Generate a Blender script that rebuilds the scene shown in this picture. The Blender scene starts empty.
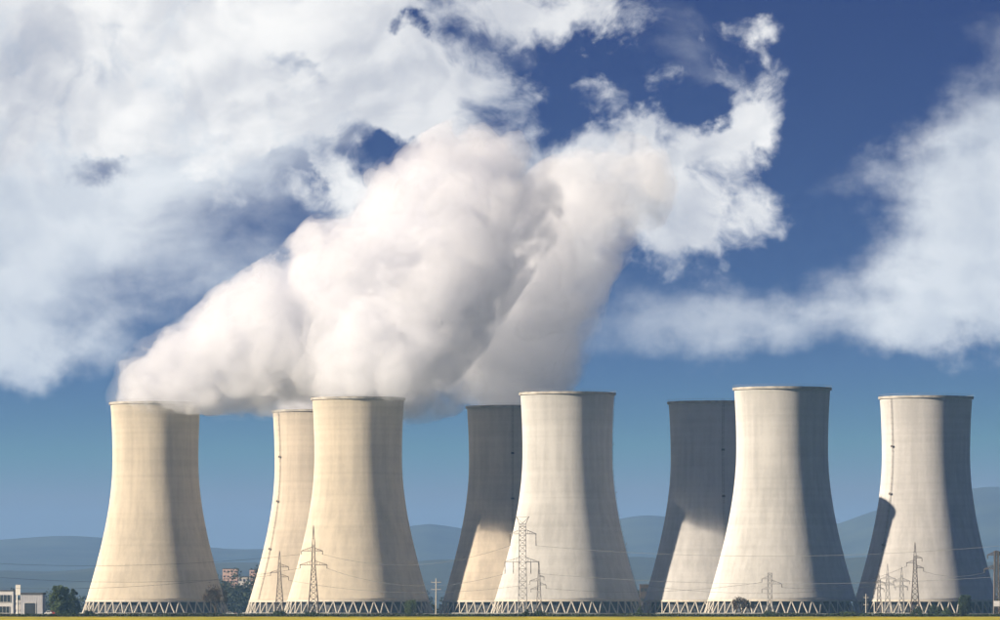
import bpy, bmesh, math, random
import numpy as np
from mathutils import Vector, Matrix

random.seed(7)
sc = bpy.context.scene
col = sc.collection
R = math.radians

# ------------------------------------------------------------------ camera
F = 5715.0            # focal length in pixels of the 1000 px wide photograph (about 10 degrees across)
HZ = 610.5            # row of the horizon
HC = 2.5              # camera height
cd = bpy.data.cameras.new("camera"); cam = bpy.data.objects.new("camera", cd); col.objects.link(cam)
cd.sensor_width = 36.0; cd.lens = 36.0 * F / 1000.0
cd.shift_y = (HZ - 310.0) / 1000.0
cd.clip_start = 1.0; cd.clip_end = 100000.0
cam.location = (0, 0, HC); cam.rotation_euler = (R(90), 0, 0)
sc.camera = cam

def X(px, D): return (px - 500.0) / F * D
def Z(py, D): return HC + (HZ - py) / F * D

# ------------------------------------------------------------------ render and view settings
sc.render.engine = 'CYCLES'
cy = sc.cycles
cy.use_denoising = True
cy.max_bounces = 12; cy.diffuse_bounces = 3; cy.glossy_bounces = 2; cy.transmission_bounces = 4
cy.volume_bounces = 8; cy.transparent_max_bounces = 64
cy.use_adaptive_sampling = True; cy.adaptive_threshold = 0.035
cy.sample_clamp_indirect = 6.0
vs = sc.view_settings
vs.view_transform = 'Standard'; vs.look = 'None'; vs.gamma = 1.0; vs.use_curve_mapping = False
vs.exposure = 1.2

# ------------------------------------------------------------------ world: sky with clouds
SUN_EL = R(19.5)
LX, LY = math.cos(R(20.0)), math.sin(R(20.0))      # the way the light travels over the ground
sun_rot = math.atan2(-LX, -LY)

class NT:
    """tiny helper to write node trees as expressions"""
    def __init__(s, tree): s.t = tree; s.n = tree.nodes; s.l = tree.links
    def node(s, typ, **kw):
        n = s.n.new(typ)
        for k, v in kw.items(): setattr(n, k, v)
        return n
    def put(s, sock, v):
        if isinstance(v, bpy.types.NodeSocket): s.l.new(v, sock)
        elif v is not None: sock.default_value = v
    def m(s, op, a, b=None, c=None, clamp=False):
        n = s.node('ShaderNodeMath', operation=op, use_clamp=clamp)
        for i, v in enumerate((a, b, c)): s.put(n.inputs[i], v)
        return n.outputs[0]
    def v(s, op, a, b=None):
        n = s.node('ShaderNodeVectorMath', operation=op)
        s.put(n.inputs[0], a)
        if b is not None: s.put(n.inputs['Scale'] if op == 'SCALE' else n.inputs[1], b)
        return n.outputs['Value'] if op in ('LENGTH', 'DOT_PRODUCT') else n.outputs[0]
    def noise(s, vec, scale, detail=6, rough=0.55, out=0, lac=2.0):
        n = s.node('ShaderNodeTexNoise'); s.put(n.inputs['Vector'], vec)
        n.inputs['Scale'].default_value = scale; n.inputs['Detail'].default_value = detail
        n.inputs['Roughness'].default_value = rough; n.inputs['Lacunarity'].default_value = lac
        return n.outputs[out]
    def ss(s, v, a, b, lo=0.0, hi=1.0, mode='SMOOTHSTEP'):
        n = s.node('ShaderNodeMapRange', interpolation_type=mode)
        s.put(n.inputs['Value'], v)
        for k, x in zip(('From Min', 'From Max', 'To Min', 'To Max'), (a, b, lo, hi)): s.put(n.inputs[k], x)
        return n.outputs[0]
    def mix(s, f, a, b, typ='MIX'):
        n = s.node('ShaderNodeMix', data_type='RGBA', blend_type=typ)
        s.put(n.inputs[0], f)
        for i, x in ((6, a), (7, b)):
            if isinstance(x, tuple) and len(x) == 3: x = (*x, 1.0)
            s.put(n.inputs[i], x)
        return n.outputs[2]

W = bpy.data.worlds.new("World"); sc.world = W; W.use_nodes = True
W.node_tree.nodes.clear()
w = NT(W.node_tree)
gen = w.node('ShaderNodeTexCoord').outputs['Generated']
sky = w.node('ShaderNodeTexSky', sky_type='NISHITA', sun_disc=False)
sky.sun_elevation = SUN_EL; sky.sun_rotation = sun_rot
sky.air_density = 1.0; sky.dust_density = 0.6; sky.ozone_density = 2.2; sky.altitude = 100
lift = w.v('MULTIPLY', gen, (1.0, 1.0, 9.0))
w.put(sky.inputs['Vector'], w.v('NORMALIZE', lift))
srgb = w.node('ShaderNodeSeparateColor'); w.put(srgb.inputs[0], sky.outputs[0])
crgb = w.node('ShaderNodeCombineColor')          # film response: deeper and more saturated towards the blue overhead
SKY_RESP = ((36.0, 2.4, 0.205), (21.5, 2.3, 0.262), (3.6, 1.0, 0.33))
for k_, (g_, p_, m_) in enumerate(SKY_RESP):
    w.put(crgb.inputs[k_], w.m('MULTIPLY', w.m('POWER', w.m('MINIMUM', w.m('MULTIPLY', srgb.outputs[k_], 0.1), m_), p_), g_))
skyc = crgb.outputs[0]
bg_sky = w.node('ShaderNodeBackground'); w.put(bg_sky.inputs[0], skyc); bg_sky.inputs[1].default_value = 0.10

P = w.v('SCALE', gen, 57.3)                       # degrees near the horizon
PB = w.v('ADD', P, w.v('SCALE', w.v('SUBTRACT', w.noise(P, 1.7, 5, 0.6, out=1), (0.5, 0.5, 0.5)), 1.1))
def dirn(px, py):
    return ((px - 500) / 100.0, 57.0, (HZ - py) / 100.0)
def blob(px, py, rx, ry, a):
    """soft cloud bank (a > 0) or clearing (a < 0) round one direction of the sky"""
    q = w.v('MULTIPLY', w.v('SUBTRACT', PB, dirn(px, py)), (100.0 / rx, 0.25, 100.0 / ry))
    return w.ss(w.v('LENGTH', q), 1.15, 0.0, 0.0, a)
def total(bl):
    t = None
    for b in bl:
        o = blob(*b); t = o if t is None else w.m('ADD', t, o)
    return t
warp = w.v('SCALE', w.v('SUBTRACT', w.noise(P, 0.5, 4, 0.55, out=1), (0.5, 0.5, 0.5)), 1.6)
PW = w.v('ADD', w.v('MULTIPLY', P, (1.0, 1.0, 1.2)), warp)
n1 = w.m('MULTIPLY_ADD', w.noise(PW, 1.0, 10, 0.56), 2.5, -1.0)
sz = w.node('ShaderNodeSeparateXYZ'); w.put(sz.inputs[0], gen)
low = w.ss(sz.outputs[2], 0.025, 0.058, -0.5, 0.0)          # the air near the horizon is free of clouds
heap = total([(90, 40, 420, 220, 0.90), (400, 50, 230, 150, 0.72), (440, 220, 180, 120, 0.72), (560, 200, 160, 110, 0.62), (665, 165, 140, 110, 0.60),
              (745, 120, 100, 80, 0.44), (600, 8, 130, 50, 0.52), (755, 32, 60, 30, 0.54), (760, 190, 70, 70, 0.34), (700, 260, 130, 70, 0.32), (590, 80, 40, 25, 0.40),
              (590, 72, 95, 65, -0.22), (880, 60, 190, 270, -0.45), (310, 250, 120, 90, -0.40), (712, 114, 40, 34, -0.55), (575, 210, 26, 22, -0.4),
              (108, 176, 48, 18, -0.70), (180, 190, 42, 16, -0.55), (403, 25, 30, 20, -0.58), (408, 155, 60, 28, -0.62), (300, 62, 44, 22, -0.45), (300, 172, 30, 14, -0.55), (60, 280, 200, 130, -0.3)])
dens = w.m('ADD', w.m('ADD', n1, heap), low)
a1 = w.ss(dens, 0.46, 0.98)
# softer sheet clouds
PV = w.v('ADD', w.v('MULTIPLY', P, (0.7, 1.0, 1.5)), w.v('SCALE', warp, 0.7))
n3 = w.m('MULTIPLY_ADD', w.noise(PV, 0.6, 9, 0.52), 1.7, -0.43)
sheet = total([(1030, 200, 225, 190, 0.95), (990, 300, 190, 110, 0.47), (830, 325, 270, 50, 0.27), (10, 250, 270, 200, 0.87), (180, 50, 560, 190, 0.66), (-20, 340, 170, 80, 0.37),
               (700, 320, 200, 110, 0.33), (290, 235, 240, 125, 0.44), (850, 100, 120, 160, -0.35), (600, 70, 100, 70, -0.35), (500, 500, 900, 130, -0.25), (712, 112, 40, 32, -0.5), (410, 155, 60, 30, -0.35), (108, 176, 50, 20, -0.4), (403, 25, 28, 24, -0.4)])
a2 = w.m('MULTIPLY', w.ss(w.m('ADD', w.m('ADD', n3, sheet), w.m('MULTIPLY', low, 0.7)), 0.52, 1.25), 0.94)
alpha = w.m('SUBTRACT', 1.0, w.m('MULTIPLY', w.m('SUBTRACT', 1.0, a1), w.m('SUBTRACT', 1.0, a2)))
# shading of the clouds: thickness facing the sun (upper left) against thickness away from it
q0 = w.noise(PW, 0.85, 4, 0.5); q1 = w.noise(w.v('ADD', PW, (-0.22, 0.0, 0.20)), 0.85, 4, 0.5)
lit = w.ss(w.m('SUBTRACT', q0, q1), -0.16, 0.14)
soft = w.noise(w.v('ADD', P, (3.1, 0.0, 1.7)), 0.45, 4, 0.5)
lit = w.m('ADD', w.m('MULTIPLY', lit, 0.5), w.ss(soft, 0.3, 0.68, 0.0, 0.5), clamp=True)
thick = w.ss(dens, 0.55, 0.95)
cloudc = w.mix(lit, (0.47, 0.485, 0.54), (0.97, 0.945, 0.91))
cloudc = w.mix(w.m('MULTIPLY', w.m('SUBTRACT', 1.0, thick), 0.35), cloudc, (0.62, 0.70, 0.78))
bg_cl = w.node('ShaderNodeBackground'); w.put(bg_cl.inputs[0], cloudc); bg_cl.inputs[1].default_value = 0.50
mx = w.node('ShaderNodeMixShader'); w.put(mx.inputs[0], alpha); w.l.new(bg_sky.outputs[0], mx.inputs[1]); w.l.new(bg_cl.outputs[0], mx.inputs[2])
wo = w.node('ShaderNodeOutputWorld'); w.l.new(mx.outputs[0], wo.inputs[0])
W.cycles.sampling_method = 'MANUAL'; W.cycles.sample_map_resolution = 1024

# ------------------------------------------------------------------ sun
sl = bpy.data.lights.new("sun", 'SUN'); sun = bpy.data.objects.new("sun", sl); col.objects.link(sun)
sl.energy = 5.0; sl.angle = R(0.5); sl.color = (1.0, 0.85, 0.66)
d = Vector((LX * math.cos(SUN_EL), LY * math.cos(SUN_EL), -math.sin(SUN_EL)))
sun.rotation_euler = d.to_track_quat('-Z', 'Y').to_euler(); sun.location = (-800, -300, 600)

# ------------------------------------------------------------------ materials
def mat(name, base, rough=0.9, var=0.15, scale=0.05, stretch=(1, 1, 1), bump=0.0, bscale=1.0, second=None, spec=0.3):
    m = bpy.data.materials.new(name); m.use_nodes = True
    t = NT(m.node_tree); b = m.node_tree.nodes['Principled BSDF']
    o = t.node('ShaderNodeTexCoord').outputs['Object']
    v = t.v('MULTIPLY', o, stretch)
    n = t.noise(v, scale, 6, 0.6)
    f = t.ss(n, 0.3, 0.7)
    hi = second if second else tuple(min(1.0, c * (1 + var)) for c in base)
    lo = base if second else tuple(c * (1 - var) for c in base)
    t.put(b.inputs['Base Color'], t.mix(f, lo, hi))
    b.inputs['Roughness'].default_value = rough
    b.inputs['Specular IOR Level'].default_value = spec
    if bump:
        bn = t.node('ShaderNodeBump'); bn.inputs['Strength'].default_value = bump; bn.inputs['Distance'].default_value = 0.3
        t.put(bn.inputs['Height'], t.noise(v, bscale, 5, 0.6)); t.l.new(bn.outputs[0], b.inputs['Normal'])
    return m

def concrete(name, tint, seed):
    """poured concrete shell: lift joints every 3 m, rain streaks and weather patches"""
    m = bpy.data.materials.new(name); m.use_nodes = True
    t = NT(m.node_tree); b = m.node_tree.nodes['Principled BSDF']
    o = t.node('ShaderNodeTexCoord').outputs['Object']
    o = t.v('ADD', o, (seed * 37.0, seed * 11.0, 0.0))
    sx = t.node('ShaderNodeSeparateXYZ'); t.put(sx.inputs[0], t.node('ShaderNodeTexCoord').outputs['Object'])
    z = sx.outputs[2]
    streak = t.noise(t.v('MULTIPLY', o, (1, 1, 0.045)), 0.30, 6, 0.62)
    patch = t.noise(o, 0.035, 5, 0.6)
    fine = t.noise(t.v('MULTIPLY', o, (1, 1, 0.5)), 0.9, 4, 0.6)
    lift = t.noise(t.v('MULTIPLY', o, (0.02, 0.02, 1.0)), 0.33, 2, 0.5)
    f = t.m('ADD', t.m('MULTIPLY', streak, 0.40), t.m('ADD', t.m('MULTIPLY', patch, 0.3), t.m('ADD', t.m('MULTIPLY', fine, 0.12), t.m('MULTIPLY', lift, 0.18))))
    f = t.ss(f, 0.36, 0.62)
    c = t.mix(f, tuple(x * 0.76 for x in tint), tint)
    top = t.ss(t.m('ADD', z, t.m('MULTIPLY', streak, 22.0)), 108, 134)     # soot and algae under the rim
    c = t.mix(t.m('MULTIPLY', top, 0.18), c, (0.20, 0.19, 0.17))
    joint = t.m('FRACT', t.m('DIVIDE', z, 3.0))
    j = t.ss(joint, 0.0, 0.07, 0.90, 1.0)
    c = t.mix(1.0, c, t.mix(j, (0.0, 0.0, 0.0), (1.0, 1.0, 1.0)), 'MULTIPLY')
    t.put(b.inputs['Base Color'], c)
    b.inputs['Roughness'].default_value = 0.9; b.inputs['Specular IOR Level'].default_value = 0.25; b.inputs['Diffuse Roughness'].default_value = 1.0
    bn = t.node('ShaderNodeBump'); bn.inputs['Strength'].default_value = 0.25; bn.inputs['Distance'].default_value = 0.25
    t.put(bn.inputs['Height'], t.m('ADD', fine, streak)); t.l.new(bn.outputs[0], b.inputs['Normal'])
    return m

M = {
    'conA': concrete('concrete_cream', (0.63, 0.565, 0.46), 1),
    'conA2': concrete('concrete_cream_b', (0.63, 0.56, 0.465), 2),
    'conB': concrete('concrete_pale', (0.57, 0.56, 0.54), 3),
    'conB2': concrete('concrete_pale_b', (0.56, 0.55, 0.54), 4),
    'rim': mat('rim_concrete', (0.30, 0.28, 0.25), var=0.25, scale=0.3),
    'strut': mat('strut_concrete', (0.40, 0.37, 0.32), var=0.12, scale=0.4),
    'dark': mat('wet_fill', (0.022, 0.027, 0.035), var=0.3, scale=0.5, rough=0.6),
    'steel': mat('galvanised_steel', (0.20, 0.195, 0.19), var=0.2, scale=0.5, rough=0.55),
    'rust': mat('painted_dark_steel', (0.062, 0.048, 0.042), var=0.3, scale=0.5, rough=0.6),
    'cable': mat('cable', (0.06, 0.06, 0.065), rough=0.5),
    'glassi': mat('insulator_glass', (0.10, 0.09, 0.08), rough=0.3),
    'ground': mat('grass_ground', (0.055, 0.075, 0.025), var=0.4, scale=0.02),
    'rape': mat('rapeseed_bloom', (0.24, 0.26, 0.020), second=(0.66, 0.52, 0.03), scale=0.035, stretch=(1, 0.25, 1)),
    'hedge': mat('hedge_leaves', (0.018, 0.032, 0.014), var=0.4, scale=0.2),
    'leafA': mat('leaf_green', (0.050, 0.075, 0.022), var=0.4, scale=0.35),
    'leafB': mat('leaf_dark', (0.026, 0.042, 0.020), var=0.4, scale=0.35),
    'leafC': mat('leaf_fresh', (0.075, 0.105, 0.030), var=0.35, scale=0.35),
    'twig': mat('bare_twigs', (0.060, 0.047, 0.036), var=0.3, scale=0.5),
    'bark': mat('bark', (0.055, 0.042, 0.032), var=0.3, scale=0.8),
    'forest': mat('forest_hill', (0.020, 0.030, 0.018), second=(0.050, 0.066, 0.038), scale=0.0035),
    'wood': mat('far_wood', (0.026, 0.038, 0.022), var=0.5, scale=0.03),
    'white': mat('white_render', (0.62, 0.61, 0.60), var=0.06, scale=0.3),
    'grey': mat('grey_cladding', (0.42, 0.42, 0.45), var=0.07, scale=0.3),
    'roof': mat('dark_roof', (0.07, 0.07, 0.075), var=0.2, scale=0.5),
    'glass': mat('window_glass', (0.03, 0.04, 0.05), rough=0.12, spec=0.6),
    'door': mat('dark_door', (0.035, 0.045, 0.06), rough=0.5),
    'sign': mat('sign_white', (0.75, 0.72, 0.66), var=0.04),
    'pink': mat('pink_render', (0.50, 0.34, 0.29), var=0.12, scale=0.15),
    'tan': mat('pale_render', (0.52, 0.48, 0.44), var=0.08, scale=0.15),
    'fence': mat('concrete_fence', (0.20, 0.20, 0.19), var=0.15, scale=0.2),
    'tyre': mat('rubber', (0.02, 0.02, 0.02)),
    'car_white': mat('white_paint', (0.72, 0.72, 0.70), rough=0.25, var=0.02, spec=0.5),
    'car_red': mat('red_paint', (0.42, 0.06, 0.045), rough=0.25, var=0.05, spec=0.5),
}

# ------------------------------------------------------------------ object helpers
def add(name, me, m=None, parent=None):
    o = bpy.data.objects.new(name, me); col.objects.link(o)
    if m is not None and me is not None and len(me.materials) == 0: me.materials.append(m)
    if parent is not None: o.parent = parent
    return o
def tag(o, label=None, cat=None, group=None, kind=None):
    if label: o['label'] = label
    if cat: o['category'] = cat
    if group: o['group'] = group
    if kind: o['kind'] = kind
    return o
def empty(name, loc):
    o = bpy.data.objects.new(name, None); col.objects.link(o); o.location = loc; o.empty_display_size = 1.0
    return o
def pyd(name, vs_, fs, smooth=False):
    me = bpy.data.meshes.new(name); me.from_pydata([tuple(v) for v in vs_], [], fs); me.update()
    if smooth: me.polygons.foreach_set('use_smooth', [True] * len(me.polygons))
    return me
class MB:
    def __init__(s): s.v = []; s.f = []
    def box(s, x0, x1, y0, y1, z0, z1):
        b = len(s.v)
        s.v += [(x0, y0, z0), (x1, y0, z0), (x1, y1, z0), (x0, y1, z0), (x0, y0, z1), (x1, y0, z1), (x1, y1, z1), (x0, y1, z1)]
        s.f += [tuple(b + i for i in q) for q in ((0, 3, 2, 1), (4, 5, 6, 7), (0, 1, 5, 4), (1, 2, 6, 5), (2, 3, 7, 6), (3, 0, 4, 7))]
        return s
    def bar(s, a, b, t0, t1=None, n=4):
        a = Vector(a); b = Vector(b); t1 = t0 if t1 is None else t1
        dz = (b - a)
        if dz.length < 1e-6: return s
        q = dz.to_track_quat('Z', 'Y'); base = len(s.v)
        for p, t in ((a, t0), (b, t1)):
            for k in range(n):
                an = 2 * math.pi * (k + 0.5) / n
                s.v.append(tuple(p + q @ Vector((math.cos(an) * t, math.sin(an) * t, 0))))
        for k in range(n):
            k2 = (k + 1) % n
            s.f.append((base + k, base + k2, base + n + k2, base + n + k))
        s.f.append(tuple(base + k for k in reversed(range(n)))); s.f.append(tuple(base + n + k for k in range(n)))
        return s
    def tube(s, pts, t, n=4):
        base = len(s.v); L = len(pts)
        for i, p in enumerate(pts):
            p = Vector(p); dz = Vector(pts[min(i + 1, L - 1)]) - Vector(pts[max(i - 1, 0)])
            q = dz.to_track_quat('Z', 'Y')
            for k in range(n):
                an = 2 * math.pi * (k + 0.5) / n
                s.v.append(tuple(p + q @ Vector((math.cos(an) * t, math.sin(an) * t, 0))))
        for i in range(L - 1):
            for k in range(n):
                k2 = (k + 1) % n
                s.f.append((base + i * n + k, base + i * n + k2, base + (i + 1) * n + k2, base + (i + 1) * n + k))
        s.f.append(tuple(base + k for k in reversed(range(n)))); s.f.append(tuple(base + (L - 1) * n + k for k in range(n)))
        return s
    def lathe(s, prof, n=96, closed=True):
        base = len(s.v); L = len(prof)
        for r, z in prof:
            for k in range(n):
                an = 2 * math.pi * k / n
                s.v.append((r * math.cos(an), r * math.sin(an), z))
        for i in range(L if closed else L - 1):
            i2 = (i + 1) % L
            for k in range(n):
                k2 = (k + 1) % n
                s.f.append((base + i * n + k, base + i * n + k2, base + i2 * n + k2, base + i2 * n + k))
        return s
    def build(s, name, m, parent=None, smooth=False):
        return add(name, pyd(name, s.v, s.f, smooth), m, parent)
    def mesh(s, name, m, smooth=False):
        me = pyd(name, s.v, s.f, smooth); me.materials.append(m); return me

# ------------------------------------------------------------------ setting: ground, field, hills
S = 22000.0
tag(MB().box(-S, S, -2000, 22500, -1.0, 0.0).build('ground', M['ground']), kind='structure')
def field_mesh():
    ys = np.concatenate([np.linspace(-300, 1100, 30), np.linspace(1110, 1985, 220)]); xs = np.linspace(-260, 260, 180)
    rng = np.random.default_rng(3)
    vv = []; ff = []
    for i, y in enumerate(ys):
        for j, x in enumerate(xs):
            vv.append((x + rng.uniform(-1, 1), y, 0.12 + 0.25 * rng.random()))
    n = len(xs)
    for i in range(len(ys) - 1):
        for j in range(n - 1): ff.append((i * n + j, i * n + j + 1, (i + 1) * n + j + 1, (i + 1) * n + j))
    return pyd('rapeseed_field', vv, ff)
tag(add('rapeseed_field', field_mesh(), M['rape']), 'bright yellow flowering rapeseed field along the foreground', 'field', kind='stuff')

def vnoise1(x, seed):
    rng = np.random.default_rng(seed); t = rng.random(4096)
    i = np.floor(x).astype(int); f = x - i; f = f * f * (3 - 2 * f)
    return t[i % 4096] * (1 - f) + t[(i + 1) % 4096] * f
def ridge(name, D, depth, prof, seed, amp, m, span=(-900, 1900)):
    pxs = np.linspace(span[0], span[1], 500)
    py = np.interp(pxs, [p[0] for p in prof], [p[1] for p in prof])
    for k, (a, fr) in enumerate(((amp, 1 / 60.), (amp * .5, 1 / 25.), (amp * .3, 1 / 9.), (amp * .2, 1 / 4.))):
        py = py + a * (vnoise1(pxs * fr + 500, seed + k) - .5) * 2
    kk = np.ones(13) / 13; py = np.convolve(np.pad(py, 6, mode='edge'), kk, mode='valid') * 0.75 + py * 0.25
    xs = (pxs - 500) / F * D; hs = HC + (HZ - py) / F * D
    rows = np.linspace(-1, 1, 17); vv = []; ff = []
    for r in rows:
        g = max(0.0, 1 - abs(r) ** 1.5)
        mod = 1.0 if abs(r) < 1e-6 else 1.0
        for j in range(len(xs)):
            wob = 1 + 0.25 * (vnoise1(np.array([xs[j] / 350 + r * 3 + 900]), seed + 9)[0] - .5) * (1 if abs(r) > .01 else 0)
            vv.append((xs[j] * (1 + r * depth / D * 0.3), D + r * depth, max(-0.5, hs[j] * g * min(1.0, wob) - (0.5 if g == 0 else 0))))
    n = len(xs)
    for i in range(len(rows) - 1):
        for j in range(n - 1): ff.append((i * n + j, i * n + j + 1, (i + 1) * n + j + 1, (i + 1) * n + j))
    return tag(add(name, pyd(name, vv, ff, True), m), kind='structure')
ridge('far_hills', 17500, 2500, [(-900, 520), (-200, 545), (0, 541), (70, 535), (160, 544), (230, 549), (330, 545), (400, 527), (430, 520), (470, 530), (540, 534),
      (600, 522), (645, 513), (700, 524), (780, 538), (835, 526), (872, 509), (930, 497), (985, 485), (1050, 492), (1300, 520), (1900, 530)], 11, 1.6, M['forest'])
ridge('near_hills', 11500, 1500, [(-900, 575), (0, 572), (120, 566), (240, 562), (350, 570), (440, 560), (560, 566), (640, 556), (760, 568), (870, 556), (1000, 563), (1900, 570)], 31, 2.2, M['forest'])

# ------------------------------------------------------------------ cooling towers
def rad(z):
    if z < 88: return 24.2 * math.sqrt(1 + ((z - 88) / 62.8) ** 2)
    return 24.2 * math.sqrt(1 + ((z - 88) / 100.0) ** 2)
NB = 44
prof = [(rad(z), z) for z in np.linspace(8.0, 119.0, 75)] + [(rad(z) - 0.6, z) for z in np.linspace(119.0, 8.0, 40)]
shell_v = MB().lathe(prof, 128)
rim_v = MB().lathe([(rad(119) - 0.9, 118.7), (rad(119) + 0.85, 118.7), (rad(119) + 0.95, 120.0), (rad(119) - 0.9, 120.0)], 128)
rail_v = MB().lathe([(rad(119) + 0.75, 120.9), (rad(119) + 0.85, 120.9), (rad(119) + 0.85, 121.0), (rad(119) + 0.75, 121.0)], 128)
beam_v = MB().lathe([(rad(8) - 0.9, 7.3), (rad(8) + 0.35, 7.3), (rad(8) + 0.30, 8.3), (rad(8) - 0.9, 8.3)], 128)
basin_v = MB().lathe([(42.6, -0.5), (43.4, -0.5), (43.4, 1.2), (42.6, 1.2)], 96)
fill_v = MB()
nf = 72
prof_f = [(0.01, 0.3), (36.2, 0.3), (36.2, 1.6), (35.9, 1.6), (35.9, 1.9), (36.2, 1.9), (36.2, 3.4), (35.9, 3.4), (35.9, 3.7), (36.2, 3.7), (36.2, 5.3), (35.9, 5.3), (35.9, 5.6), (36.2, 5.6), (36.2, 7.2), (0.01, 7.2)]
fill_v.lathe(prof_f, nf, closed=False)
b0 = Vector((41.6, 0, -0.2)); th = math.pi / NB
b1 = Vector((rad(8) - 0.25, 0, 7.6)); b1 = Matrix.Rotation(th, 3, 'Z') @ b1
strut_r = MB().bar(b0, b1, 0.40, 0.36, 8).mesh('strut', M['strut'])
b1m = Matrix.Rotation(-2 * th, 3, 'Z') @ b1
strut_l = MB().bar(b0, b1m, 0.40, 0.36, 8).mesh('strut', M['strut'])
me_shell = {k: shell_v.mesh('shell', M[k], True) for k in ('conA', 'conA2', 'conB', 'conB2')}
me_rim = rim_v.mesh('rim', M['rim']); me_rail = rail_v.mesh('rail', M['steel']); me_beam = beam_v.mesh('ring_beam', M['strut'])
me_basin = basin_v.mesh('basin_wall', M['fence']); me_fill = fill_v.mesh('fill_pack', M['dark'])
def ladder(parent, ang):
    """caged ladder up the outside of the shell with rest platforms"""
    ca, sa = math.cos(ang), math.sin(ang)
    def pt(z, off, side): 
        r = rad(min(z, 119)) + off
        return (r * ca - side * sa, r * sa + side * ca, z)
    zs = np.linspace(9, 121, 40)
    lad = empty('ladder', (0, 0, 0)); lad.parent = parent
    for sd in (-0.45, 0.45):
        MB().tube([pt(z, 0.35, sd) for z in zs], 0.07).build('side_rail', M['rust'], lad)
    cg = MB()
    for z in np.arange(10, 120, 1.5): cg.bar(pt(z, 0.35, -0.45), pt(z, 0.35, 0.45), 0.05)
    for z in np.arange(12, 120, 3.0):
        cg.bar(pt(z, 0.35, -0.45), pt(z, 1.15, -0.4), 0.06).bar(pt(z, 1.15, -0.4), pt(z, 1.15, 0.4), 0.06).bar(pt(z, 1.15, 0.4), pt(z, 0.35, 0.45), 0.06)
    tag(cg.build('rungs', M['rust'], lad), kind='stuff')
    for z in (38, 66, 92):
        r = rad(z)
        o = MB().box(0.1, 1.1, -0.9, 0.9, -0.1, 0.1).box(1.0, 1.08, -0.9, 0.9, 0.1, 1.0).build('rest_platform', M['rust'], lad)
        o.location = (r * ca, r * sa, z); o.rotation_euler = (0, 0, ang)
TOW = {}
def tower(key, cx, D, m, label, lad=None, rot=0.0):
    t = empty('cooling_tower', (X(cx, D), D, 0))
    tag(t, label, 'cooling tower', 'cooling towers of the power station')
    a = add('shell', me_shell[m], None, t); a.rotation_euler = (0, 0, rot)
    r = add('rim', me_rim, None, t); add('guard_rail', me_rail, None, r)
    add('ring_beam', me_beam, None, t); add('basin_wall', me_basin, None, t); add('fill_pack', me_fill, None, t)
    for k in range(NB):
        for me in (strut_r, strut_l):
            o = add('strut', me, None, t); o.rotation_euler = (0, 0, 2 * th * k + 0.03 + rot)
    if lad is not None: ladder(t, lad)
    TOW[key] = t
    return t
tower('T1', 155.5, 3230, 'conA', 'cream cooling tower at far left, steam spilling over its rim', rot=0.3)
tower('T2', 316.0, 3357, 'conA2', 'cream cooling tower half hidden behind its left neighbour with lattice mast before it', lad=R(-90 - 57), rot=1.1)
tower('T3', 358.2, 3161, 'conA', 'cream front cooling tower with smudged rim below the big steam cloud', rot=2.0)
tower('T4', 511.0, 3290, 'conA2', 'shadowed back cooling tower with one sunlit patch, steam rising from it, left of centre', lad=R(-88), rot=2.9)
tower('T5', 713.6, 3221, 'conB2', 'shadowed back cooling tower without steam, sunlit only near its foot', lad=R(-80), rot=3.6)
tower('T6', 782.2, 3018, 'conB', 'largest pale cooling tower, second from the right, nearest of all', rot=4.4)
tower('T7', 926.0, 3145, 'conB2', 'pale cooling tower at far right with a neighbour\'s curved shadow on its left side', lad=R(-90 - 52), rot=5.3)
tower('TF', 567.4, 3087, 'conB', 'pale front cooling tower behind the tall double crossarm pylon', lad=R(-4), rot=0.8)

# ------------------------------------------------------------------ lattice pylons
def lattice(mb, h, wb, wt, n, t, z0=0.0, legs=True):
    """four legged lattice body from half width wb to wt"""
    zs = [z0 + (h - z0) * (1 - (1 - i / n) ** 1.25) for i in range(n + 1)]
    cs = [(-1, -1), (1, -1), (1, 1), (-1, 1)]
    def hw(z): return wb + (wt - wb) * ((z - z0) / (h - z0))
    for cx, cy_ in cs:
        mb.bar((cx * wb, cy_ * wb, z0), (cx * wt, cy_ * wt, h), t, t * 0.8)
    for i in range(n):
        a, b = zs[i], zs[i + 1]; wa, wb2 = hw(a), hw(b)
        for k in range(4):
            c1, c2 = cs[k], cs[(k + 1) % 4]
            mb.bar((c1[0] * wa, c1[1] * wa, a), (c2[0] * wb2, c2[1] * wb2, b), t * 0.6)
            mb.bar((c2[0] * wa, c2[1] * wa, a), (c1[0] * wb2, c1[1] * wb2, b), t * 0.6)
            mb.bar((c1[0] * wb2, c1[1] * wb2, b), (c2[0] * wb2, c2[1] * wb2, b), t * 0.6)
ARMS = {}
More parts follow.
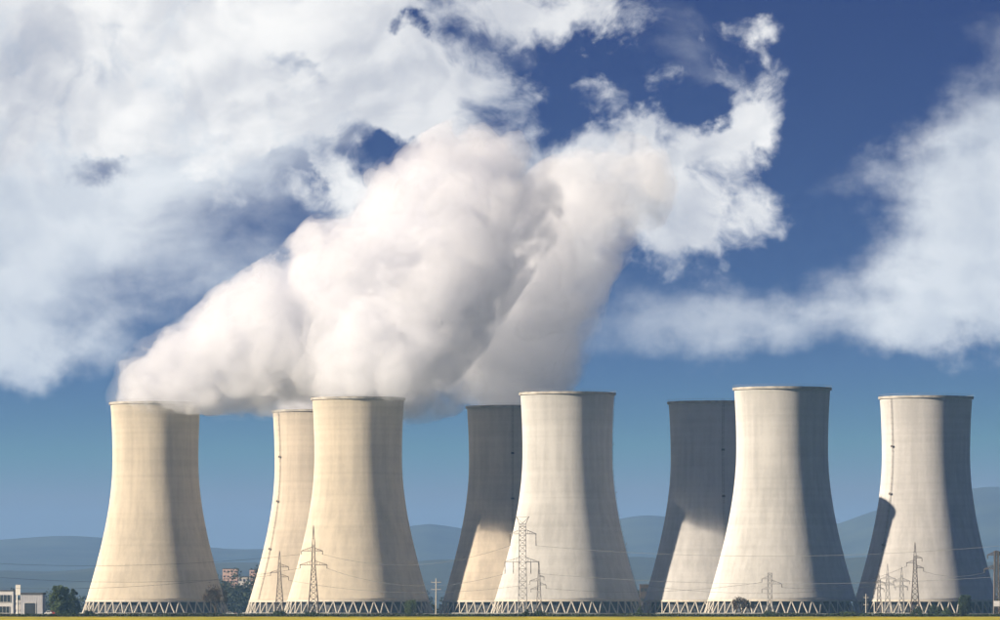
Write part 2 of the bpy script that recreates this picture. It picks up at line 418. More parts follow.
def pylon(key, px, D, top, body_top, wb, wt, arms, m, label, t=0.14, n=9, spire=True, horns=None, ins=1.6, waist=None):
    """arms: (row, left reach px, right reach px)"""
    p = empty('lattice_pylon', (X(px, D), D, 0)); tag(p, label, 'pylon', 'lattice pylons in front of the towers')
    s = D / F
    hb = Z(body_top, D); ht = Z(top, D)
    mb = MB()
    if waist:
        zw = Z(waist[0], D); ww = waist[1]
        lattice(mb, zw, wb, ww, n, t); lattice(mb, hb, ww, wt, max(3, n // 2), t * 0.9, z0=zw)
    else:
        lattice(mb, hb, wb, wt, n, t)
    mb.build('lattice_mast', m, p)
    if spire and ht > hb + 0.5:
        sp = MB()
        for cx, cy_ in ((-1, -1), (1, -1), (1, 1), (-1, 1)): sp.bar((cx * wt, cy_ * wt, hb), (0, 0, ht), t * 0.8)
        for q in (0.33, 0.66):
            ww = wt * (1 - q); zz = hb + (ht - hb) * q
            for a_, b_ in (((-1, -1), (1, -1)), ((1, -1), (1, 1)), ((1, 1), (-1, 1)), ((-1, 1), (-1, -1))):
                sp.bar((a_[0] * ww, a_[1] * ww, zz), (b_[0] * ww, b_[1] * ww, zz), t * 0.5)
        sp.build('peak', m, p)
    if horns:
        hn = MB()
        for sg in (-1, 1):
            for yy in (-wt, wt):
                hn.bar((sg * wt, yy, hb), (sg * horns * s, 0, ht), t * 0.8)
                hn.bar((0, yy, hb + 0.2), (sg * horns * s, 0, ht), t * 0.6)
            hn.bar((sg * horns * s, 0, ht), (0, 0, ht - 0.4), t * 0.6)
        hn.build('earth_wire_horns', m, p)
    pts = []
    for row, l, r in arms:
        z = Z(row, D)
        for sg, reach in ((-1, l), (1, r)):
            if reach <= 0: continue
            L = reach * s; a = MB(); rise = min(2.2, 0.28 * L + 0.3)
            for yy in (-wt, wt):
                a.bar((sg * wt * 0.9, yy, z), (sg * L, 0, z), t * 0.8)
                a.bar((sg * wt * 0.9, yy, z + rise), (sg * L, 0, z + 0.1), t * 0.7)
            nb = 5
            for i in range(1, nb):
                q = i / nb; xx = sg * (wt + (L - wt) * q); hh = rise * (1 - q)
                a.bar((xx, -wt * (1 - q), z), (xx, -wt * (1 - q), z + hh), t * 0.5)
                a.bar((xx, wt * (1 - q), z), (xx, wt * (1 - q), z + hh), t * 0.5)
                a.bar((xx, -wt * (1 - q), z), (xx, wt * (1 - q), z), t * 0.5)
            arm = a.build('crossarm', m, p)
            spots = [L] if reach < 15 or ins < 3 else [L, L * 0.52]
            for q in spots:
                im = MB().bar((sg * q, 0, z + 0.1), (sg * q, 0, z - ins), t * 0.75, n=6)
                for kz in np.linspace(0.3, ins - 0.2, max(3, int(ins / 0.6))): im.bar((sg * q, 0, z - kz), (sg * q, 0, z - kz - 0.18), t * 1.7, t * 1.1, n=6)
                im.build('insulator', M['glassi'], arm)
                pts.append(Vector((X(px, D) + sg * q, D, z - ins)))
    ARMS[key] = pts
    return p
pylon('a', 313.5, 2750, 525.5, 545, 2.7, 0.62, [(551, 12, 9), (565, 13.5, 13.5)], M['rust'], 'dark pylon with tall peak before the front cream tower', t=0.21, waist=(567, 0.9))
pylon('b', 279.5, 2850, 551, 563, 2.3, 0.55, [(567, 0, 9), (572.5, 9, 0), (577, 0, 9)], M['rust'], 'slim pylon with staggered arms before the half hidden cream tower', t=0.17, waist=(578, 0.8))
pylon('c', 522.5, 2650, 516.5, 524, 2.0, 1.45, [(534, 12.5, 13.5), (562, 17.5, 16)], M['steel'], 'tallest grey pylon with two wide crossarms and hanging insulators', t=0.20, n=16, spire=False, horns=6.5, ins=5.4)
pylon('d', 539.0, 2700, 561, 570, 1.3, 0.35, [(577, 0, 5), (581, 9, 0), (585, 0, 7), (589, 8, 0)], M['rust'], 'small dark pylon just right of the tallest pylon', t=0.15, n=8)
pylon('e', 769.8, 2700, 572, 573, 1.15, 0.95, [(579, 8, 0), (584, 0, 12), (589.5, 8, 0)], M['steel'], 'short flat topped pylon before the largest pale tower', t=0.18, n=8, spire=False)
pylon('f', 915.0, 2700, 542.5, 556, 2.1, 0.55, [(558, 0, 7), (563, 8.5, 0), (568, 0, 8.5)], M['rust'], 'tallest of the pylons before the rightmost tower', t=0.18, waist=(569, 0.8))
pylon('g', 901.5, 2800, 566.5, 575, 1.5, 0.5, [(581, 8, 8), (587, 6, 6)], M['steel'], 'grey pylon immediately left of the tallest one by the rightmost tower', t=0.17, n=7)
pylon('h', 887.5, 2850, 563.5, 573, 1.5, 0.45, [(579, 7, 8), (585, 7, 7)], M['steel'], 'second pylon from the left in the row before the rightmost tower', t=0.16, n=7)
pylon('i', 879.0, 2900, 574, 580, 1.4, 0.4, [(583, 6, 6), (589, 5, 5)], M['rust'], 'shortest pylon at the left edge of the rightmost tower', t=0.15, n=6)
pylon('j', 996.5, 2500, 550, 551, 1.15, 0.85, [(555, 9, 9), (569, 12, 12)], M['rust'], 'thick dark pylon at the right edge of the view', t=0.30, n=14, spire=False)
pj = [o for o in col.objects if o.get('label', '').startswith('thick dark pylon')][0]
MB().box(-1.3, 1.3, -1.5, -1.2, Z(606.5, 2500), Z(601, 2500)).build('warning_board', M['white'], pj)
# concrete pole with a T head
def pole(px, D, top, label, m, reach=4.0):
    p = empty('utility_pole', (X(px, D), D, 0)); tag(p, label, 'pole')
    h = Z(top, D); MB().bar((0, 0, -0.3), (0, 0, h), 0.34, 0.22, 8).build('post', m, p)
    L = reach * D / F
    for k, zz in enumerate((h - 2.0, h - 5.5)):
        a = MB().box(-L, L, -0.15, 0.15, zz, zz + 0.3).build('crossarm', m, p)
        for sx in (-L * 0.9, L * 0.9): MB().bar((sx, 0, zz + 0.25), (sx, 0, zz + 1.1), 0.16, 0.1, 6).build('insulator', M['glassi'], a)
pole(436, 2750, 578.5, 'pale concrete pole with T shaped head between the centre left towers', M['strut'], 5)
pole(866, 2800, 594, 'short pale pole beside the foot of the largest tower', M['strut'], 2.5)

# overhead cables
def cable(p0, p1, sag, label, t=0.075):
    p0 = Vector(p0); p1 = Vector(p1); n = 40; pts = []
    for i in range(n + 1):
        q = i / n; p = p0.lerp(p1, q); p.z -= sag * 4 * q * (1 - q); pts.append(p)
    o = MB().tube(pts, t).build('power_cable', M['cable'], None)
    tag(o, label, 'cable', 'overhead power cables')
def W3(px, py, D): return (X(px, D), D, Z(py, D))
cable(W3(-60, 560, 2650), ARMS['a'][0], 4, 'upper cable across the far left tower to the dark peaked pylon')
cable(W3(-60, 585, 2650), ARMS['a'][2], 5, 'lower cable across the far left tower to the dark peaked pylon')
cable(W3(-60, 572, 2750), ARMS['b'][1], 4, 'cable across the far left tower to the slim staggered arm pylon')
cable(ARMS['a'][1], ARMS['c'][0], 7, 'upper cable between the dark peaked pylon and the tallest pylon')
cable(ARMS['a'][3], ARMS['c'][2], 7, 'lower cable between the dark peaked pylon and the tallest pylon')
cable(ARMS['b'][2], ARMS['d'][1], 5, 'lowest cable from the slim pylon to the small dark pylon')
cable(ARMS['c'][1], W3(1060, 540, 2500), 6, 'upper cable from the tallest pylon across the pale towers')
cable(ARMS['c'][4], W3(1060, 572, 2500), 5, 'middle cable from the tallest pylon across the pale towers')
cable(ARMS['d'][2], ARMS['e'][0], 3, 'cable from the small dark pylon to the short flat topped pylon')
cable(ARMS['e'][1], ARMS['f'][1], 4, 'cable from the short flat topped pylon to the rightmost tower pylons')
cable(ARMS['f'][2], ARMS['j'][2], 2, 'cable from the rightmost tower pylons to the pylon at the edge')
cable(ARMS['i'][0], W3(640, 585, 2900), 4, 'lowest cable across the largest tower to the shortest pylon')

# ------------------------------------------------------------------ vegetation
def leaf_cloud(rng, cl, per, size, squash=1.0):
    """many small leaf faces filling a set of clump spheres (cx, cy, cz, r)"""
    cs = np.array(cl); k = rng.integers(0, len(cs), per)
    dirs = rng.normal(size=(per, 3)); dirs /= np.linalg.norm(dirs, axis=1)[:, None]
    rr = cs[k, 3] * (rng.random(per) ** 0.45)
    c = cs[k, :3] + dirs * rr[:, None] * np.array([1, 1, squash])
    u = rng.normal(size=(per, 3)); u /= np.linalg.norm(u, axis=1)[:, None]
    v2 = np.cross(u, rng.normal(size=(per, 3))); v2 /= np.linalg.norm(v2, axis=1)[:, None]
    sz = size * rng.uniform(0.6, 1.3, per)[:, None]
    vv = np.stack([c - u * sz, c + v2 * sz * .7, c + u * sz, c - v2 * sz * .7], 1).reshape(-1, 3)
    vv[:, 2] = np.maximum(vv[:, 2], 0.02)
    ff = np.arange(per * 4).reshape(-1, 4)
    return vv, ff
def np_mesh(name, vv, ff, m):
    me = bpy.data.meshes.new(name); n = len(ff); k = ff.shape[1]
    me.vertices.add(len(vv)); me.vertices.foreach_set('co', np.asarray(vv, dtype=np.float32).ravel())
    me.loops.add(n * k); me.loops.foreach_set('vertex_index', np.asarray(ff, dtype=np.int32).ravel())
    me.polygons.add(n); me.polygons.foreach_set('loop_start', np.arange(0, n * k, k, dtype=np.int32))
    me.update(calc_edges=True); me.materials.append(m); return me
def limbs(mb, rng, p, dirv, L, r, depth, spread=0.6, ends=None):
    q = Vector(p) + Vector(dirv) * L
    mb.bar(p, q, r, r * 0.65, 5)
    if depth == 0:
        if ends is not None: ends.append(q)
        return
    for k in range(3 if depth > 1 else 4):
        d2 = (Vector(dirv) + Vector(rng.normal(size=3)) * spread).normalized()
        if d2.z < -0.1: d2.z = 0.05
        limbs(mb, rng, q if k < 2 else Vector(p).lerp(q, 0.7), d2.normalized(), L * rng.uniform(0.62, 0.8), r * 0.62, depth - 1, spread, ends)
def tree(px, D, top, wpx, m, label, seed, name='tree', cat='tree', leaves=5200, trunk=0.22, group='trees and bushes by the towers'):
    rng = np.random.default_rng(seed); s = D / F; h = Z(top, D); w2 = wpx * s / 2
    t = empty(name, (X(px, D), D, 0)); tag(t, label, cat, group)
    mb = MB(); limbs(mb, rng, (0, 0, -0.2), (0, 0, 1), h * 0.32, max(0.12, h * 0.022), 3, 0.55)
    mb.build('trunk', M['bark'], t)
    cl = []
    for i in range(60):
        a = rng.uniform(0, 6.283); q = math.sqrt(rng.random()); zz = rng.random()
        env = math.sin(math.pi * min(1, 0.22 + 0.66 * zz)) ** 0.5
        r = w2 * rng.uniform(0.17, 0.34)
        cl.append((math.cos(a) * q * (w2 - r) * env, math.sin(a) * q * (w2 - r) * env, h * trunk + (h - h * trunk - r) * zz, r))
    vv, ff = leaf_cloud(rng, cl, leaves, max(0.18, h * 0.022))
    add('crown', np_mesh('crown', vv, ff, m), None, t)
    return t
def bare_tree(px, D, top, wpx, label, seed, name='bare_tree', cat='tree', depth=5):
    rng = np.random.default_rng(seed); h = Z(top, D); s = D / F
    t = empty(name, (X(px, D), D, 0)); tag(t, label, cat, 'trees and bushes by the towers')
    mb = MB(); ends = []
    mb.bar((0, 0, -0.2), (0, 0, h * 0.25), h * 0.035, h * 0.03, 7); mb.build('trunk', M['bark'], t)
    mb = MB()
    for k in range(5):
        a = k * 1.257 + rng.uniform(-.3, .3)
        limbs(mb, rng, (0, 0, h * 0.22), Vector((math.cos(a) * .65, math.sin(a) * .65, 0.75)).normalized(), h * 0.26, h * 0.02, depth - 1, 0.5, ends)
    # fine twigs fill the crown
    E = np.array([tuple(e) for e in ends]); k = rng.integers(0, len(E), 2600)
    c = E[k] + rng.normal(size=(2600, 3)) * h * 0.045
    u = rng.normal(size=(2600, 3)); u /= np.linalg.norm(u, axis=1)[:, None]; v2 = np.cross(u, rng.normal(size=(2600, 3))); v2 /= np.linalg.norm(v2, axis=1)[:, None]
    vv = np.stack([c - u * h * .05, c + v2 * .10, c + u * h * .05, c - v2 * .10], 1).reshape(-1, 3); vv[:, 2] = np.maximum(vv[:, 2], 0.05)
    br = mb.build('branches', M['twig'], t)
    tw = add('twigs', np_mesh('twigs', vv, np.arange(len(vv)).reshape(-1, 4), M['twig']), None, br); tw['kind'] = 'stuff'
    sx = (wpx * s) / max(1e-3, (E[:, 0].max() - E[:, 0].min())); sz = h / E[:, 2].max()
    br.scale = (sx, sx, sz)
def bush(px, D, top, wpx, m, label, seed, leaves=1500):
    rng = np.random.default_rng(seed); h = Z(top, D); s = D / F; w2 = wpx * s / 2
    t = empty('bush', (X(px, D), D, 0)); tag(t, label, 'bush', 'trees and bushes by the towers')
    mb = MB()
    for k in range(6):
        a = rng.uniform(0, 6.28); mb.bar((0, 0, 0), (math.cos(a) * w2 * .4, math.sin(a) * w2 * .4, h * .6), 0.07, 0.03)
    mb.build('stems', M['bark'], t)
    cl = []
    for i in range(18):
        a = rng.uniform(0, 6.283); q = math.sqrt(rng.random()); r = min(h, w2) * rng.uniform(.22, .42)
        cl.append((math.cos(a) * q * (w2 - r), math.sin(a) * q * (w2 - r), r * .6 + (h - 1.6 * r) * rng.random() * (1 - 0.5 * q), r))
    vv, ff = leaf_cloud(rng, cl, leaves, 0.22)
    add('leaves', np_mesh('leaves', vv, ff, m), None, t)
tree(60.5, 2650, 584.5, 27, M['leafA'], 'rounded green tree beside the grey hall', 21, leaves=16000, trunk=0.08)
tree(73.5, 2700, 588.5, 16, M['leafB'], 'dark narrow tree tucked behind the rounded green tree', 22, leaves=9000, trunk=0.08)
tree(965, 2600, 594, 17, M['leafB'], 'dark green tree before the foot of the rightmost tower', 23, leaves=9000, trunk=0.08)
tree(411, 2780, 599, 18, M['leafA'], 'dull green tree before the right foot of the front cream tower', 24, leaves=6000, trunk=0.1)
bare_tree(215.5, 2650, 585, 25, 'leafless tree at the right foot of the far left tower', 25)
bare_tree(742, 2650, 598.5, 20, 'bare brown shrub before the foot of the largest pale tower', 26, name='bare_shrub', cat='shrub', depth=4)
bush(89, 2600, 607.5, 13, M['leafB'], 'small dark bush at the left foot of the far left tower', 31)
bush(279, 2600, 609, 19, M['leafB'], 'low dark bush below the slim staggered arm pylon', 32)
bush(312, 2600, 610, 16, M['leafB'], 'low dark bush below the dark peaked pylon', 33)
bush(526, 2500, 607, 7, M['leafB'], 'dark bush at the foot of the tallest pylon', 34)
bush(539, 2500, 608.5, 16, M['leafB'], 'wide dark bush at the foot of the small dark pylon', 35)
bush(770, 2550, 608, 15, M['leafB'], 'dark bush at the foot of the short flat topped pylon', 36)
bush(935, 2650, 600, 20, M['leafB'], 'tall dark bush right of the tallest pylon by the rightmost tower', 37, 2600)
bush(918, 2650, 604.5, 16, M['leafB'], 'dark bush under the tallest pylon by the rightmost tower', 38, 1800)
bush(947, 2620, 606, 14, M['leafA'], 'green bush left of the tree before the rightmost tower', 39, 1600)
bush(848, 2650, 609, 22, M['leafA'], 'long green bush at the right foot of the largest tower', 40, 1600)
bush(640, 2700, 604, 8, M['leafA'], 'pale green bush in the gap between the two front pale towers', 41)
# hedge along the far edge of the field and the far wood behind the power station
rng = np.random.default_rng(5)
xs = rng.uniform(-235, 235, 26000); cl_h = 1.0 + 0.35 * vnoise1(xs * 0.09 + 300, 4) + 0.25 * vnoise1(xs * 0.4 + 300, 6)
c = np.stack([xs, 1992 + rng.uniform(0, 6, 26000), cl_h * rng.random(26000) ** 0.7], 1)
u = rng.normal(size=c.shape); u /= np.linalg.norm(u, axis=1)[:, None]; v2 = np.cross(u, rng.normal(size=c.shape)); v2 /= np.linalg.norm(v2, axis=1)[:, None]
vv = np.stack([c - u * .28, c + v2 * .2, c + u * .28, c - v2 * .2], 1).reshape(-1, 3); vv[:, 2] = np.maximum(vv[:, 2], 0.01)
tag(add('hedgerow', np_mesh('hedgerow', vv, np.arange(len(vv)).reshape(-1, 4), M['hedge'])), 'low dark green hedgerow along the far edge of the yellow field', 'hedge', kind='stuff')
def wood(D, lo, hi, seed, n, hgt):
    rng = np.random.default_rng(seed); cl = []
    for i in range(n):
        px = rng.uniform(lo, hi); h = hgt * rng.uniform(0.6, 1.0) * (1.6 if 200 < px < 268 else 1.0) * (0.65 + 0.6 * vnoise1(np.array([px / 22.0 + 100]), seed)[0]); y = D + rng.uniform(-60, 60)
        for k in range(5):
            r = h * rng.uniform(.16, .26); cl.append((X(px, D) + rng.normal() * h * .16, y + rng.normal() * h * .16, max(r, h * rng.uniform(.25, 1) - r), r))
    return leaf_cloud(rng, cl, 60000, 0.75)
vv, ff = wood(4000, -100, 1100, 51, 420, 19)
v3, f3 = wood(3900, 205, 268, 52, 45, 21); ff = np.concatenate([ff, f3[:24000] + len(vv)]); vv = np.concatenate([vv, v3])
tag(add('woods', np_mesh('woods', vv, ff, M['wood'])), 'hazy dark belt of woods behind the cooling towers', 'woods', kind='stuff')

# ------------------------------------------------------------------ buildings, sign, cars, fence
def building(px0, px1, D, top, depth, mw, label, bands=(), doors=(), roof_h=0.5, cat='building', wins=None, name='building', group=None):
    xc = X((px0 + px1) / 2, D); b = empty(name, (xc, D, 0)); tag(b, label, cat, group)
    hw = (X(px1, D) - X(px0, D)) / 2; h = Z(top, D)
    MB().box(-hw, hw, 0, depth, -0.3, h).build('wall', mw, b)
    MB().box(-hw - 0.3, hw + 0.3, -0.3, depth + 0.3, h, h + roof_h).build('roof', M['roof'], b)
    for (a0, a1, y0, y1) in bands:
        x0 = X(a0, D) - xc; x1 = X(a1, D) - xc; z1 = Z(y0, D); z0 = max(0.05, Z(y1, D))
        wnd = MB().box(x0, x1, -0.12, 0.1, z0, z1).build('window', M['glass'], b)
        n = max(2, int((x1 - x0) / 1.6))
        for k in range(n + 1):
            xx = x0 + (x1 - x0) * k / n
            MB().box(xx - .06, xx + .06, -0.2, -0.12, z0, z1).build('mullion', M['white'], wnd)
        MB().box(x0 - .1, x1 + .1, -0.3, -0.12, z0 - .15, z0).build('sill', M['white'], wnd)
    for (a0, a1, y0) in doors:
        x0 = X(a0, D) - xc; x1 = X(a1, D) - xc; z1 = Z(y0, D)
        dr = MB().box(x0, x1, -0.1, 0.1, 0.02, z1).build('door', M['door'], b)
        for k in range(1, 5): MB().box(x0 + .05, x1 - .05, -0.16, -0.1, z1 * k / 5 - .05, z1 * k / 5 + .05).build('door_rib', M['roof'], dr)
        MB().box(x0 - .2, x0, -0.18, 0.1, 0.02, z1 + .2).box(x1, x1 + .2, -0.18, 0.1, 0.02, z1 + .2).box(x0, x1, -0.18, 0.1, z1, z1 + .2).build('door_frame', M['white'], dr)
    if wins:
        nx, nz, ww, wh = wins
        me = MB().box(-ww / 2, ww / 2, -0.25, 0.1, 0, wh).mesh('window', M['glass'])
        for i in range(nx):
            for k in range(nz):
                o = add('window', me, None, b); o.location = (-hw + 2 * hw * (i + 0.5) / nx, 0, h * (k + 0.35) / nz)
    return b, hw, h
building(-30, 13.2, 2800, 591, 14, M['white'], 'white office block with dark window bands at the left edge', bands=((-28, 10.5, 595, 602), (-28, 9.5, 606.5, 613)))
hall, hw, hh = building(20.5, 42.5, 2760, 594.5, 18, M['grey'], 'grey hall with one big dark gate beside the white pillar sign', doors=((24.5, 35.5, 603),), roof_h=0.9)
for k in range(9): MB().box(-hw + (k + .5) * 2 * hw / 9 - .05, -hw + (k + .5) * 2 * hw / 9 + .05, -0.05, 0.0, Z(602.5, 2760) + .3, hh - .05).build('cladding_rib', M['white'], hall)
D = 2700
sg = empty('pillar_sign', (X(18, D), D, 0)); tag(sg, 'tall white pillar sign standing between the office block and the hall', 'sign')
MB().bar((-.35, 0, -.2), (-.35, 0, Z(595, D)), 0.42, 0.38, 6).build('post', M['sign'], sg)
bd = MB().box(-1.15, 1.15, -.35, .35, Z(595, D), Z(585, D)).build('sign_box', M['sign'], sg)
MB().box(-1.2, 1.2, -.4, .4, Z(585, D), Z(585, D) + .15).build('cap', M['grey'], bd)
building(222.5, 237.5, 4600, 569, 16, M['pink'], 'hazy pink apartment block behind the gap right of the far left tower', wins=(4, 9, 1.3, 1.2), group='far apartment blocks')
building(249.5, 262, 4700, 570, 16, M['pink'], 'hazy pink apartment block beside the half hidden cream tower', wins=(3, 9, 1.3, 1.2), group='far apartment blocks')
building(238.5, 250, 4650, 577, 14, M['tan'], 'low pale apartment block between the two pink blocks', wins=(3, 6, 1.6, 1.5), group='far apartment blocks')
building(640, 655, 3600, 585, 14, M['rust'], 'brown boiler house in the gap between the centre and right tower pairs', wins=(4, 3, 1.6, 2.0))
building(-20, 30, 3900, 600, 20, M['tan'], 'long low pale building far behind the grey hall', wins=(9, 2, 2.2, 1.6))
def car(px, D, m, label, L=4.4, tall=1.0):
    c_ = empty('parked_car', (X(px, D), D, 0)); tag(c_, label, 'car', 'cars parked by the hedge'); c_.scale = (1.0, 1.0, tall)
    bm = MB(); pr = [(-L / 2, .35), (-L / 2, .85), (-L * .27, .98), (-L * .16, 1.45), (L * .22, 1.48), (L * .42, .98), (L / 2, .85), (L / 2, .35)]
    n = len(pr); bm.v = [(x, -.85, z) for x, z in pr] + [(x, .85, z) for x, z in pr]
    bm.f = [tuple(range(n)), tuple(reversed(range(n, 2 * n)))] + [(i, i + n, (i + 1) % n + n, (i + 1) % n) for i in range(n)]
    bm.build('body', m, c_)
    for x0, x1 in ((-L * .17, 0.0), (0.1, L * .27)):
        MB().box(x0, x1, -.88, -.84, 1.02, 1.38).build('window', M['glass'], c_)
    me = bpy.data.meshes.get('wheel') or MB().bar((0, -.12, 0), (0, .12, 0), .33, .33, 14).mesh('wheel', M['tyre'])
    for sx in (-L * .31, L * .31):
        for sy in (-.8, .8):
            o = add('wheel', me, None, c_); o.location = (sx, sy, .33)
car(229, 2560, M['car_white'], 'white car parked by the leafless tree', 4.8, 1.2)
car(48.2, 2560, M['car_white'], 'tall white car parked left of the rounded green tree', 3.6, 1.6)
car(51.6, 2575, M['car_red'], 'tall red car parked left of the rounded green tree', 3.4, 1.5)
fe = empty('site_fence', (0, 2790, 0)); tag(fe, 'long pale concrete site fence in front of the tower feet', 'fence')
MB().box(-290, 290, 0, 0.15, 0, 1.0).build('fence_panel', M['fence'], fe)
for k in range(0, 117):
    x = -290 + k * 5
    o = add('post', bpy.data.meshes.get('fence_post') or MB().box(-.15, .15, -.12, .0, 0, 1.2).mesh('fence_post', M['fence']), None, fe); o.location = (x, 0, 0)

# ------------------------------------------------------------------ steam
_rng = np.random.default_rng(99)
LAT = _rng.random((64, 64, 64)).astype(np.float32)
def vnoise(p):
    i = np.floor(p).astype(np.int32); f = (p - i).astype(np.float32); f = f * f * f * (f * (f * 6 - 15) + 10)
    i &= 63; j = (i + 1) & 63
    def g(a, b, c_): return LAT[a, b, c_]
    x0, y0, z0 = i[..., 0], i[..., 1], i[..., 2]; x1, y1, z1 = j[..., 0], j[..., 1], j[..., 2]
    fx, fy, fz = f[..., 0], f[..., 1], f[..., 2]
    a = g(x0, y0, z0) * (1 - fx) + g(x1, y0, z0) * fx; b = g(x0, y1, z0) * (1 - fx) + g(x1, y1, z0) * fx
    c_ = g(x0, y0, z1) * (1 - fx) + g(x1, y0, z1) * fx; d_ = g(x0, y1, z1) * (1 - fx) + g(x1, y1, z1) * fx
    return (a * (1 - fy) + b * fy) * (1 - fz) + (c_ * (1 - fy) + d_ * fy) * fz
JIT = _rng.random((32, 32, 32, 3)).astype(np.float32)
def worley(p):
    i = np.floor(p).astype(np.int32); f = (p - i).astype(np.float32); best = np.full(p.shape[:-1], 9.0, np.float32)
    for dx in (-1, 0, 1):
        for dy in (-1, 0, 1):
            for dz in (-1, 0, 1):
                j = JIT[(i[..., 0] + dx) & 31, (i[..., 1] + dy) & 31, (i[..., 2] + dz) & 31]
                q = j + np.array([dx, dy, dz], np.float32) - f
                best = np.minimum(best, (q * q).sum(-1))
    return np.sqrt(best)
def nets(Fd, iso, org, h):
    """closed surface of Fd > iso (surface nets)"""
    A = np.pad(Fd, 1, constant_values=-9.0) - iso; A = np.clip(A, -1.0, None); ins = A > 0
    nx, ny, nz = A.shape; C = (nx - 1, ny - 1, nz - 1)
    acc = np.zeros(C + (3,), np.float32); cnt = np.zeros(C, np.float32)
    off = [(a, b, c_) for a in (0, 1) for b in (0, 1) for c_ in (0, 1)]
    sl = lambda o: tuple(slice(o[k], o[k] + C[k]) for k in range(3))
    for o in off:
        for ax in range(3):
            if o[ax]: continue
            o2 = tuple(1 if k == ax else o[k] for k in range(3))
            a, b = A[sl(o)], A[sl(o2)]; m = (a > 0) != (b > 0)
            t = np.where(m, a / np.where(m, a - b, 1), 0)
            for k in range(3): acc[..., k] += np.where(m, o[k] + (t if k == ax else 0), 0)
            cnt += m
    act = cnt > 0
    idx = np.full(C, -1, np.int64); idx[act] = np.arange(act.sum())
    cell = np.argwhere(act); V = cell + acc[act] / cnt[act][:, None]
    V = (V - 1) * h + np.array(org)
    quads = []
    for ax in range(3):
        u, v = (ax + 1) % 3, (ax + 2) % 3
        s0 = [slice(None)] * 3; s1 = [slice(None)] * 3
        s0[ax] = slice(0, -1); s1[ax] = slice(1, None)
        a, b = ins[tuple(s0)], ins[tuple(s1)]
        e = np.argwhere(a != b); flip = a[tuple(e.T)]
        def ci(du, dv):
            q = e.copy(); q[:, u] -= du; q[:, v] -= dv; return idx[tuple(q.T)]
        q = np.stack([ci(1, 1), ci(0, 1), ci(0, 0), ci(1, 0)], 1)
        q = np.where(flip[:, None], q, q[:, ::-1]); quads.append(q)
    Q = np.concatenate(quads)
    # keep only the large connected bodies
    par = np.arange(len(V)); a = np.concatenate([Q[:, 0], Q[:, 1], Q[:, 2]]); b = np.concatenate([Q[:, 1], Q[:, 2], Q[:, 3]])
    while True:
        pa, pb = par[a], par[b]; lo, hi = np.minimum(pa, pb), np.maximum(pa, pb); mm = lo != hi
        if not mm.any(): break
        np.minimum.at(par, hi[mm], lo[mm])
        while True:
            pp = par[par]
            if (pp == par).all(): break
            par = pp
    return V, Q, par
def keep(V, Q, par, mode):
    ids, inv, n = np.unique(par, return_inverse=True, return_counts=True)
    ok = (n == n.max()) if mode == 'largest' else (n > 120)
    fm = ok[inv[Q[:, 0]]]; Q = Q[fm]; used = np.unique(Q); re = np.full(len(V), -1, np.int64); re[used] = np.arange(len(used))
    return V[used], re[Q]

def steam_mat(name, density, skin, alb=(0.888, 0.90, 0.94, 1)):
    m = bpy.data.materials.new(name); m.use_nodes = True; t = NT(m.node_tree); m.node_tree.nodes.clear()
    out = t.node('ShaderNodeOutputMaterial')
    v = t.node('ShaderNodeVolumePrincipled'); v.inputs['Color'].default_value = alb; v.inputs['Density'].default_value = density
    v.inputs['Anisotropy'].default_value = 0.15
    t.l.new(v.outputs[0], out.inputs['Volume'])
    if skin:
        a = t.node('ShaderNodeBsdfTransparent'); b = t.node('ShaderNodeBsdfDiffuse'); b.inputs[0].default_value = (0.9, 0.9, 0.9, 1)
        x = t.node('ShaderNodeMixShader'); x.inputs[0].default_value = skin
        t.l.new(a.outputs[0], x.inputs[1]); t.l.new(b.outputs[0], x.inputs[2]); t.l.new(x.outputs[0], out.inputs['Surface'])
    m.cycles.homogeneous_volume = True
    return m
ST_BODY = steam_mat('steam_body', 0.036, 0.02); ST_CORE = steam_mat('steam_core', 0.035, 0.0); ST_VEIL = steam_mat('steam_veil', 0.0055, 0.0)
BRIGHTENED = (0.972, 0.98, 1.0, 1)  # same steam, albedo raised so the shaded column looks sunlit
STEAM = {True: (ST_BODY, ST_CORE, ST_VEIL), False: (steam_mat('thin_brightened_body', 0.017, 0.02, BRIGHTENED), steam_mat('thin_brightened_core', 0.022, 0.0, BRIGHTENED), steam_mat('thin_brightened_veil', 0.005, 0.0, BRIGHTENED))}
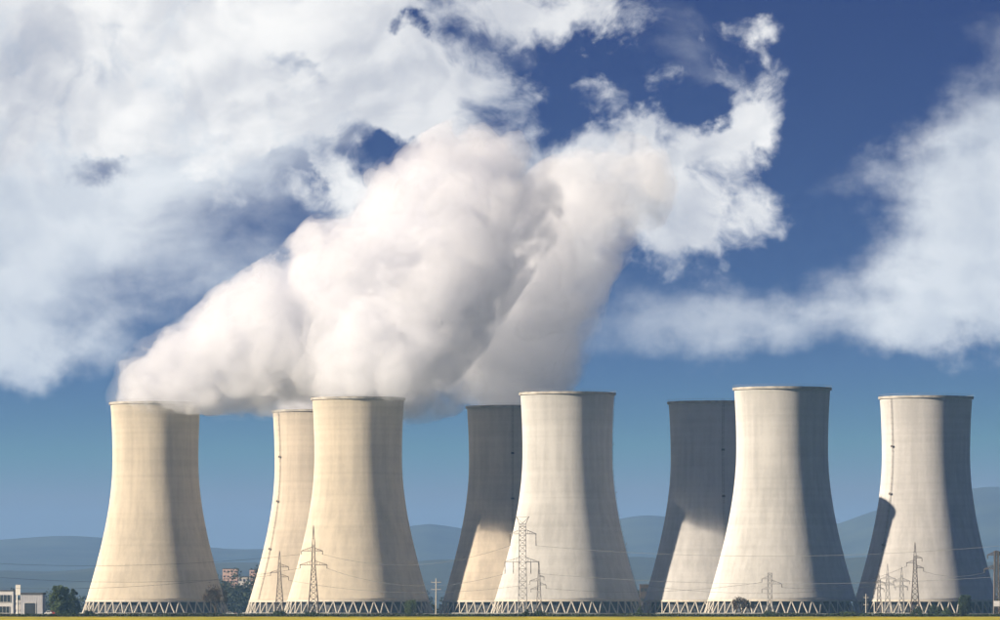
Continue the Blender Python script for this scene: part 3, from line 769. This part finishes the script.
def plume(key, pts, D, label, seed, h=2.0, thick=True):
    """pts: (px, py, r px, y offset) along the plume, at the distance of its tower"""
    s = D / F
    P3 = np.array([(X(a, D), D + yo, Z(b, D), r * s) for a, b, r, yo in pts])
    ex = np.array([1.45, 1.9, 1.45]); lo = (P3[:, :3] - P3[:, 3:4] * ex).min(0); hi = (P3[:, :3] + P3[:, 3:4] * ex).max(0); lo[2] = max(lo[2], 104)
    ax = [np.arange(lo[k], hi[k], h) for k in range(3)]
    G = np.stack(np.meshgrid(*ax, indexing='ij'), -1).astype(np.float32)
    best = np.full(G.shape[:3], -9.0, np.float32); tt = np.zeros(G.shape[:3], np.float32); rr = np.ones(G.shape[:3], np.float32)
    N = len(P3)
    for i in range(N - 1):
        a, b = P3[i], P3[i + 1]; d_ = b[:3] - a[:3]; L2 = (d_ ** 2).sum()
        t = np.clip(((G - a[:3]) @ d_.astype(np.float32)) / L2, 0, 1); r = a[3] + (b[3] - a[3]) * t
        dv = G - (a[:3] + t[..., None] * d_); dv[..., 1] *= 0.72          # the plume spreads wider in depth
        dist = np.linalg.norm(dv, axis=-1)
        f = (r - dist)
        m = f > best * 1.0 if i == 0 else f > best
        best = np.where(m, f, best); tt = np.where(m, (i + t) / (N - 1), tt); rr = np.where(m, r, rr)
    o = np.array([seed * 13.7, seed * 5.1, seed * 7.3], np.float32)
    band = (best > -34) & (best < 46); Gb = G[band]; tb = tt[band]
    wv = np.stack([vnoise(Gb / 34 + o + k * 11) - .5 for k in range(3)], -1) * 16
    Q = Gb + wv
    grow = np.clip(0.35 + tb * 1.3, 0, 1.25)
    disp = (0.60 - worley(Q / 31 + o)) * 27 * grow + (0.62 - worley(Q / 15 + o)) * 18 * (0.4 + 0.6 * grow) + (0.6 - worley(Q / 7.5 + o)) * 11.5 + (vnoise(Q / 3.8 + o) - .5) * 4.0
    disp += (vnoise(Q / 52 + o) - 0.56) * 60 * np.clip(tb - 0.55, 0, 1) * 2.2            # the far end tears into shreds
    fd = best.copy(); fd[band] += disp * np.clip(tb * 5, 0.22, 1) - 26 * np.clip(tb - 0.5, 0, 1) ** 1.5
    # the steam rises out of the mouth: below the rim level nothing sinks through the shell
    tw = TOW[key].location; rad_xy = np.hypot(G[..., 0] - tw.x, G[..., 1] - tw.y)
    fd = np.where((G[..., 2] < 119.5) & (rad_xy > 23.0) & (rad_xy < 28.0), -6.0, fd)
    fd = np.where((G[..., 2] < (114.0 if key == 'T1' else 120.5)) & (rad_xy > 23.0) & (rad_xy < 48.0), np.minimum(fd, -7.0), fd)
    fd = np.where((G[..., 2] < 119.5) & (rad_xy <= 23.0), np.minimum(fd, 23.0 - rad_xy), fd)
    fc = fd - 60 * np.clip(tt - 0.42, 0, 1)
    root = empty('steam_plume', (tw.x, tw.y, 120.0)); tag(root, label, 'steam', 'steam plumes from the cooling towers')
    for nm, iso, m, md in (('steam_body', 0.0, STEAM[thick][0], 'largest'), ('dense_core', 6.0, STEAM[thick][1], 'big'), ('thin_veil', -6.0, STEAM[thick][2], 'largest')):
        V, Qd, par = nets(fc if nm == 'dense_core' else fd, iso, [a_[0] for a_ in ax], h); V, Qd = keep(V, Qd, par, md)
        if len(Qd) == 0: continue
        ob = add(nm, np_mesh(nm, V - np.array([tw.x, tw.y, 120.0]), Qd, m), None, root)
        ob.data.polygons.foreach_set('use_smooth', [True] * len(ob.data.polygons))
        if md == 'big': ob['kind'] = 'stuff'
    return root
plume('T1', [(157, 404, 40, 0), (166, 387, 38, -9), (212, 369, 43, -18), (262, 348, 58, -24), (325, 322, 68, -34), (385, 282, 76, -50), (432, 240, 76, -60), (485, 200, 64, -64)], 3230, 'long white steam plume drifting right from the far left tower', 1)
plume('T2', [(316, 408, 38, 0), (340, 392, 36, 0), (390, 376, 42, 4), (435, 352, 50, 8), (470, 310, 56, 12), (505, 260, 56, 12)], 3357, 'steam plume rising from the half hidden tower behind the big cloud', 2)
plume('T3', [(358, 397, 38, 0), (364, 377, 41, -13), (398, 348, 52, -18), (428, 304, 58, -12), (455, 255, 60, -4), (495, 208, 54, 4)], 3161, 'steam plume rising from the front cream tower in the middle of the cloud', 3)
plume('T4', [(511, 403, 40, 0), (506, 378, 44, -4), (520, 342, 58, -8), (532, 298, 60, -12), (546, 255, 56, -10), (578, 218, 52, -4), (622, 185, 42, 0)], 3290, 'upright steam column rising from the shadowed tower left of centre', 4, thick=False)

# ------------------------------------------------------------------ haze
hm = bpy.data.materials.new('haze_air'); hm.use_nodes = True; t = NT(hm.node_tree); hm.node_tree.nodes.clear()
ho = t.node('ShaderNodeOutputMaterial'); hv = t.node('ShaderNodeVolumePrincipled'); hv.inputs["Color"].default_value = (0.25, 0.49, 0.93, 1); hv.inputs['Density'].default_value = 4.0e-5
t.l.new(hv.outputs[0], ho.inputs['Volume']); hm.cycles.homogeneous_volume = True
hz = MB().box(-S - 300, S + 300, -2500, 23500, -2.0, 405.0).build('haze', hm); hz['kind'] = 'stuff'; hz['label'] = 'thin blue haze filling the air over the plain'
